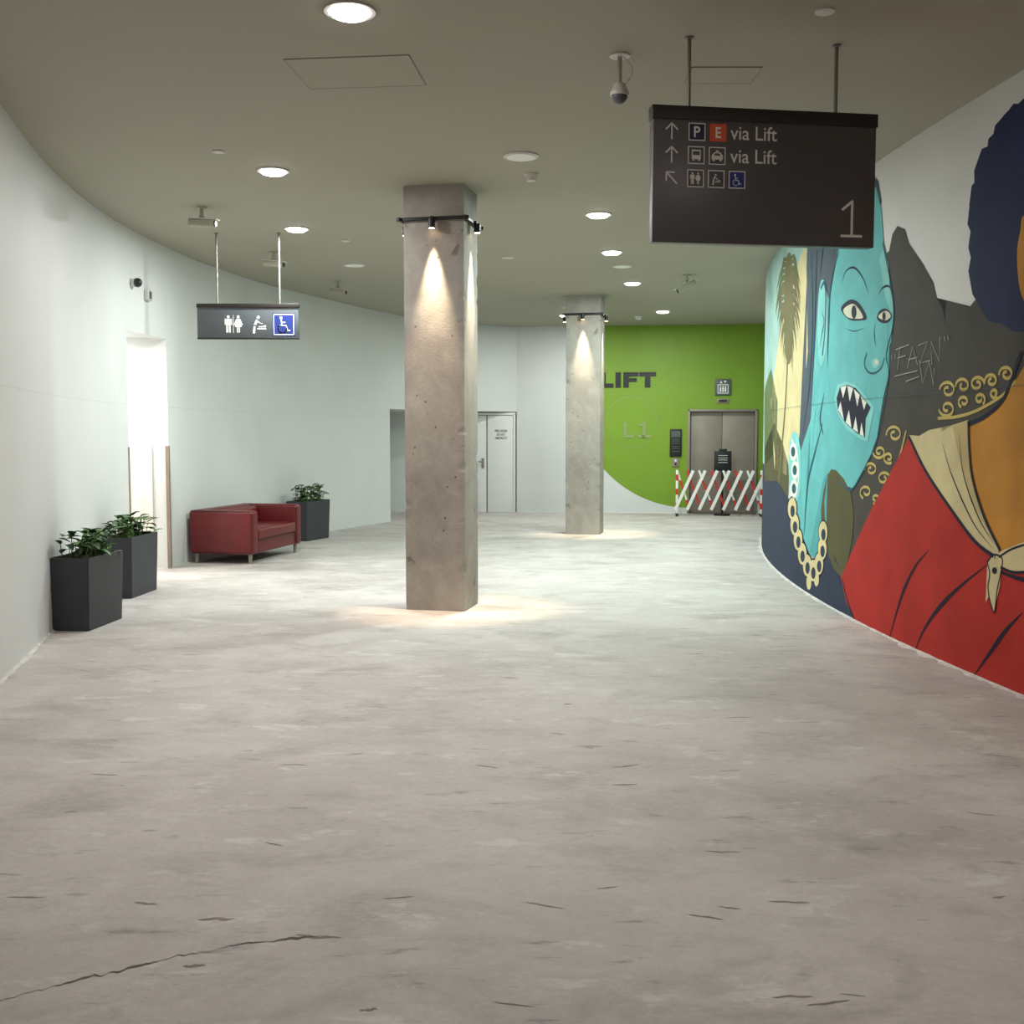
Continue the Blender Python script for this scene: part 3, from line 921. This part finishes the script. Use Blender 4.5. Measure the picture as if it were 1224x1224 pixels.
# ------------------------------------------------------------------ pictograms
def person(b, x, z, h, y, m, skirt=False):
    b.disc(x, z + h * .91, h * .085, y, m)
    if skirt:
        b.face([(x - h * .09, y, z + h * .8), (x + h * .09, y, z + h * .8), (x + h * .2, y, z + h * .32), (x - h * .2, y, z + h * .32)], m)
        b.line([(x - h * .1, z + h * .76), (x - h * .23, z + h * .45)], h * .06, y, m)
        b.line([(x + h * .1, z + h * .76), (x + h * .23, z + h * .45)], h * .06, y, m)
        b.rect(x - h * .09, z, x - h * .02, z + h * .34, y, m)
        b.rect(x + h * .02, z, x + h * .09, z + h * .34, y, m)
    else:
        b.rect(x - h * .13, z + h * .42, x + h * .13, z + h * .8, y, m)
        b.rect(x - h * .21, z + h * .44, x - h * .155, z + h * .8, y, m)
        b.rect(x + h * .155, z + h * .44, x + h * .21, z + h * .8, y, m)
        b.rect(x - h * .13, z, x - h * .02, z + h * .44, y, m)
        b.rect(x + h * .02, z, x + h * .13, z + h * .44, y, m)
def wheelchair(b, x, z, h, y, m):
    w = h * .075
    b.disc(x - h * .12, z + h * .9, h * .085, y, m)
    b.line([(x - h * .11, z + h * .80), (x - h * .07, z + h * .45), (x + h * .17, z + h * .45), (x + h * .29, z + h * .12), (x + h * .40, z + h * .16)], w, y, m)
    b.line([(x - h * .09, z + h * .63), (x + h * .13, z + h * .63)], w * .8, y, m)
    b.ring(x - h * .04, z + h * .26, h * .25, w, y, m, 125, 375)
def baby(b, x, z, h, y, m):
    b.disc(x - h * .02, z + h * .88, h * .09, y, m)
    b.line([(x - h * .28, z), (x - h * .24, z + h * .4), (x - h * .1, z + h * .7)], h * .13, y, m)
    b.line([(x - h * .1, z + h * .7), (x + h * .10, z + h * .52), (x + h * .20, z + h * .52)], h * .07, y, m)
    b.line([(x - h * .08, z + h * .22), (x + h * .42, z + h * .22)], h * .06, y, m)
    b.disc(x + h * .36, z + h * .36, h * .07, y, m)
    b.line([(x + h * .02, z + h * .34), (x + h * .26, z + h * .34)], h * .07, y, m)
def arrow(b, x, z, h, y, m, ang=0):
    c, s_ = math.cos(ang), math.sin(ang)
    def T(p):
        return (x + p[0] * c - p[1] * s_, z + p[0] * s_ + p[1] * c)
    b.line([T((0, -h / 2)), T((0, h / 2))], h * .1, y, m)
    b.line([T((-h * .38, h * .12)), T((0, h / 2)), T((h * .38, h * .12))], h * .1, y, m)

# large directional sign
b = B()
W, H = 1.32, .75
b.box((W / 2, .035, H / 2), (W, .07, H), M_CHAR, .004)
b.box((W / 2, .033, H - .035), (W + .012, .084, .075), M_BROWN, .004)
yf = -.002
ix = 0.092
rows = (.613, .485, .357)
for r, ang in ((0, 0), (1, 0), (2, math.pi / 4)):
    arrow(b, .108, rows[r], .085, yf, M_LGREY, ang)
h = ix / 2
for x, z, col in ((.253, rows[0], M_NAVYV), (.376, rows[0], M_ORNG), (.250, rows[1], M_CHAR), (.372, rows[1], M_CHAR), (.247, rows[2], M_CHAR), (.368, rows[2], M_CHAR), (.490, rows[2], M_BLUE)):
    b.rect(x - h, z - h, x + h, z + h, yf, col)
    b.frame(x - h, z - h, x + h, z + h, .006, yf - .001, M_ORNG if col is M_ORNG else M_LGREY)
b.text('P', .235, rows[0] - .03, .037, .06, yf - .002, M_WHITE, off=.02)
b.text('E', .361, rows[0] - .03, .032, .06, yf - .002, M_WHITE, off=.02)
y2 = yf - .002
x, z = .250, rows[1]
b.rect(x - .026, z - .022, x + .026, z + .03, y2, M_LGREY); b.rect(x - .020, z, x + .020, z + .021, y2 - .001, M_CHAR)
b.rect(x - .022, z - .031, x - .012, z - .022, y2, M_LGREY); b.rect(x + .012, z - .031, x + .022, z - .022, y2, M_LGREY)
x = .372
b.face([(x - .033, y2, z - .02), (x + .033, y2, z - .02), (x + .033, y2, z + .002), (x + .018, y2, z + .02), (x - .018, y2, z + .02), (x - .033, y2, z + .002)], M_LGREY)
b.rect(x - .008, z + .022, x + .008, z + .03, y2, M_LGREY)
b.face([(x - .02, y2 - .001, z + .001), (x + .02, y2 - .001, z + .001), (x + .013, y2 - .001, z + .014), (x - .013, y2 - .001, z + .014)], M_CHAR)
b.disc(x - .02, z - .022, .008, y2, M_LGREY); b.disc(x + .02, z - .022, .008, y2, M_LGREY)
person(b, .229, rows[2] - .032, .065, y2, M_LGREY); person(b, .262, rows[2] - .032, .065, y2, M_LGREY, True)
baby(b, .366, rows[2] - .03, .06, y2, M_LGREY)
wheelchair(b, .486, rows[2] - .033, .066, y2, M_WHITE)
b.text('via Lift', .448, rows[0] - .035, .275, .078, yf, M_LGREY, off=.006)
b.text('via Lift', .448, rows[1] - .035, .275, .078, yf, M_LGREY, off=.006)
b.line([(1.182, .062), (1.182, .258)], .015, yf, M_LGREY)
b.line([(1.182, .258), (1.125, .212)], .015, yf - .0005, M_LGREY)
b.line([(1.120, .062), (1.240, .062)], .015, yf - .0007, M_LGREY)
for x in (.215, 1.085):
    b.cyl((x, .035, H), (x, .035, CEIL - 2.68), .011, M_ROD, 12)
    b.cyl((x, .035, CEIL - 2.68 - .01), (x, .035, CEIL - 2.68), .025, M_ROD, 16)
b.obj('hanging_directional_sign', (.785, 6.19, 2.68), math.atan2(.19, 1.305))

# amenities sign
b = B()
W, H = 1.12, .385
b.box((W / 2, .03, H / 2), (W, .06, H), M_SIGNG, .004)
b.box((W / 2, .028, H - .02), (W + .01, .072, .045), M_BROWN, .004)
b.box((W / 2, .028, .006), (W + .006, .066, .012), M_BLACK, .002)
person(b, .345, .07, .19, -.002, M_WHITE); person(b, .455, .07, .19, -.002, M_WHITE, True)
b.line([(.40, .07), (.40, .26)], .006, -.002, M_WHITE)
baby(b, .68, .07, .19, -.002, M_WHITE)
b.rect(.835, .035, 1.08, .28, -.002, M_BLUE)
b.frame(.848, .048, 1.067, .267, .008, -.003, M_WHITE)
wheelchair(b, .95, .065, .185, -.004, M_WHITE)
for x in (.22, .91):
    b.cyl((x, .03, H), (x, .03, CEIL - 2.66), .011, M_ROD, 12)
    b.cyl((x, .03, CEIL - 2.66 - .01), (x, .03, CEIL - 2.66), .025, M_ROD, 16)
b.obj('hanging_restroom_sign', (-3.48, 12.14, 2.66), 0)

# ------------------------------------------------------------------ sofa
b = B()
D_, L_, Hs = .86, 1.52, .665
aw = .17
zb = .12
b.box((D_ / 2, L_ / 2, (zb + .30) / 2 + .01), (D_ - .04, L_ - .06, .19), M_RED, .025, seg=4)
b.box((D_ / 2, aw / 2, (Hs + zb) / 2), (D_, aw, Hs - zb), M_RED, .04, seg=5)
b.box((D_ / 2, L_ - aw / 2, (Hs + zb) / 2), (D_, aw, Hs - zb), M_RED, .04, seg=5)
b.box((.10, L_ / 2, (Hs + zb) / 2), (.20, L_ - .02, Hs - zb), M_RED, .04, seg=5)
sw = (L_ - 2 * aw)
b.box((.53, L_ / 2, .36), (.66, sw - .01, .15), M_RED, .04, seg=5)
b.box((.25, L_ / 2, .53), (.14, sw - .01, .22), M_RED, .045, Matrix.Rotation(math.radians(-8), 4, 'Y'), seg=5)
for y in (.010, aw - .010, L_ - aw + .010, L_ - .010):
    b.cyl((D_ - .010, y, zb + .03), (D_ - .010, y, Hs - .04), .006, M_REDD, 8)
for y in (.008, L_ - .008):
    b.cyl((.04, y, Hs - .010), (D_ - .03, y, Hs - .010), .006, M_REDD, 8)
    b.cyl((.05, y, zb + .008), (D_ - .05, y, zb + .008), .006, M_REDD, 8)
b.cyl((.86, aw, .285), (.86, L_ - aw, .285), .005, M_REDD, 8)
for x in (.07, D_ - .07):
    for y in (.07, L_ - .07):
        b.cyl((x, y, 0), (x, y, zb + .02), .02, M_STEEL, 14, r2=.028)
b.obj('red_leather_sofa', (-4.035, 13.52, 0), math.radians(-12))

# ------------------------------------------------------------------ planters
def leaf(t, base, dirv, up, L, w):
    side = dirv.cross(up).normalized()
    up2 = side.cross(dirv).normalized()
    n = 6
    prev = None
    for i in range(n + 1):
        k = i / n
        c = base + dirv * L * k + up2 * (.25 * L * (k - 1.3 * k * k))
        ww = w * math.sin(math.pi * min(1, k * .94 + .06)) ** .8 * (1.15 - .5 * k)
        a_ = t.verts.new(c + side * ww / 2 + up2 * ww * .18)
        m_ = t.verts.new(c)
        c_ = t.verts.new(c - side * ww / 2 + up2 * ww * .18)
        if prev:
            t.faces.new((prev[0], prev[1], m_, a_)); t.faces.new((prev[1], prev[2], c_, m_))
        prev = (a_, m_, c_)
def planter(x, y, rz, w, d, h, seed, hx=.22):
    rnd = random.Random(seed)
    b = B()
    t = bmesh.new()
    prof = [(.0, .90, 0), (.0, 1.0, h), (-.025, 1.0, h), (-.03, 1.0, h - .05)]
    rows = []
    for off, sc, z in prof:
        hw, hd = w / 2 * sc + off, d / 2 * (1 - (1 - sc) * .5) + off
        rows.append([t.verts.new((sx * hw, sy * hd, z)) for sx, sy in ((-1, -1), (1, -1), (1, 1), (-1, 1))])
    for a_, c_ in zip(rows[:-1], rows[1:]):
        for i in range(4):
            t.faces.new((a_[i], a_[(i + 1) % 4], c_[(i + 1) % 4], c_[i]))
    t.faces.new(rows[0][::-1])
    eds = [e for e in t.edges if abs(e.verts[0].co.z - e.verts[1].co.z) > .2]
    bmesh.ops.bevel(t, geom=eds, offset=.012, segments=3, affect='EDGES')
    b.add(t, M_PLANT)
    b.box((0, 0, h - .05), (w - .05, d - .05, .02), M_SOIL)
    for m, cnt in ((M_LEAF, 62), (M_LEAF2, 60)):
        t = bmesh.new()
        for i in range(cnt):
            bx, byy = rnd.uniform(-.28, .33) * w, rnd.uniform(-.4, .4) * d
            hh = rnd.uniform(.03, hx)
            a_ = rnd.uniform(0, 2 * math.pi)
            out = Vector((math.cos(a_), math.sin(a_), 0))
            top = Vector((bx, byy, h - .04 + hh)) + out * rnd.uniform(.0, .06)
            dv = (out + Vector((0, 0, rnd.uniform(-.35, .6)))).normalized()
            Lf = rnd.uniform(.07, .14)
            if (top + dv * Lf).x < -w / 2 - .0:
                dv.x = abs(dv.x)
            leaf(t, top, dv, Vector((0, 0, 1)), Lf, rnd.uniform(.05, .085))
            if i % 2 == 0:
                b.cyl((bx, byy, h - .06), top, .0035, M_STEM, 5)
        b.add(t, m, None, True)
    b.obj('potted_plant', (x, y, 0), rz)
planter(-3.585, 9.12, math.radians(-4), .34, .68, .60, 1)
planter(-3.86, 10.90, math.radians(-3), .34, .70, .60, 2)
planter(-3.13, 16.68, math.radians(-20), .36, .72, .60, 3, .27)

# ------------------------------------------------------------------ floor cracks
def crack(b, pts, w, seed):
    t = bmesh.new()
    pts = dens(pts, .008)
    L = []
    for i, p in enumerate(pts):
        jx = .022 * noise.noise(Vector((i * .06, seed, 0))) + .008 * noise.noise(Vector((i * .3, seed, 3))) + .003 * noise.noise(Vector((i * .9, seed, 3)))
        k = i / len(pts)
        ww = w * (.25 + abs(noise.noise(Vector((i * .05, seed, 7)))) * 2.6) * (1 - .5 * k)
        L.append((t.verts.new((p[0], p[1] + jx * 1.8 - ww / 2, .0012)), t.verts.new((p[0], p[1] + jx * 1.8 + ww / 2, .0012))))
    for A, C in zip(L[:-1], L[1:]):
        t.faces.new((A[0], C[0], C[1], A[1]))
    b.add(t, M_CRACK)
b = B()
crack(b, [(-2.1, 2.78), (-1.454, 2.98), (-1.2, 3.14), (-.92, 3.30), (-.61, 3.38)], .014, 1)
b.obj('floor_crack')
b = B()
rnd = random.Random(21)
def scuff(x, y, L, w, a):
    t = bmesh.new()
    n = 18
    up, lo = [], []
    sd = rnd.uniform(0, 99)
    for i in range(n + 1):
        k = i / n
        bx = (k - .5) * L
        ww = w * (math.sin(math.pi * k) ** .6) * (.55 + .45 * noise.noise(Vector((k * 5, sd, 0)))) + .0006
        off = .5 * w * noise.noise(Vector((k * 3, sd, 4)))
        c, s_ = math.cos(a), math.sin(a)
        up.append(t.verts.new((x + bx * c - (off + ww / 2) * s_, y + bx * s_ + (off + ww / 2) * c, .0008)))
        lo.append(t.verts.new((x + bx * c - (off - ww / 2) * s_, y + bx * s_ + (off - ww / 2) * c, .0008)))
    for i in range(n):
        t.faces.new((lo[i], lo[i + 1], up[i + 1], up[i]))
    b.add(t, M_SCUFF)
for i in range(75):
    y = 2.7 + 8.5 * rnd.random() ** 1.3
    x = rnd.uniform(-.52, .50) * y
    if abs(x) > 2.8: continue
    scuff(x, y, rnd.uniform(.05, .16), rnd.uniform(.008, .024), rnd.uniform(-.5, .35))
for x, y, L, w in ((-.98, 3.5, .12, .03), (-.96, 3.18, .07, .03), (-.62, 3.37, .16, .03), (.95, 3.63, .14, .02), (.8, 3.0, .12, .016), (-.4, 2.93, .05, .02)):
    scuff(x, y, L, w, rnd.uniform(-.2, .1))
b.obj('floor_scuff_marks')

# ------------------------------------------------------------------ world, camera
w = bpy.data.worlds.new('World')
S.world = w
w.use_nodes = True
w.node_tree.nodes['Background'].inputs['Color'].default_value = (.05, .05, .05, 1)
cam = bpy.data.cameras.new('Camera')
cam.sensor_width = 36
cam.lens = F / 1224 * 36
co = bpy.data.objects.new('Camera', cam)
co.location = (0, 0, EYE)
co.rotation_euler = (math.radians(90) - PITCH, 0, 0)
COL.objects.link(co)
S.camera = co
S.view_settings.view_transform = 'Standard'
S.view_settings.look = 'None'
S.view_settings.exposure = 0.0
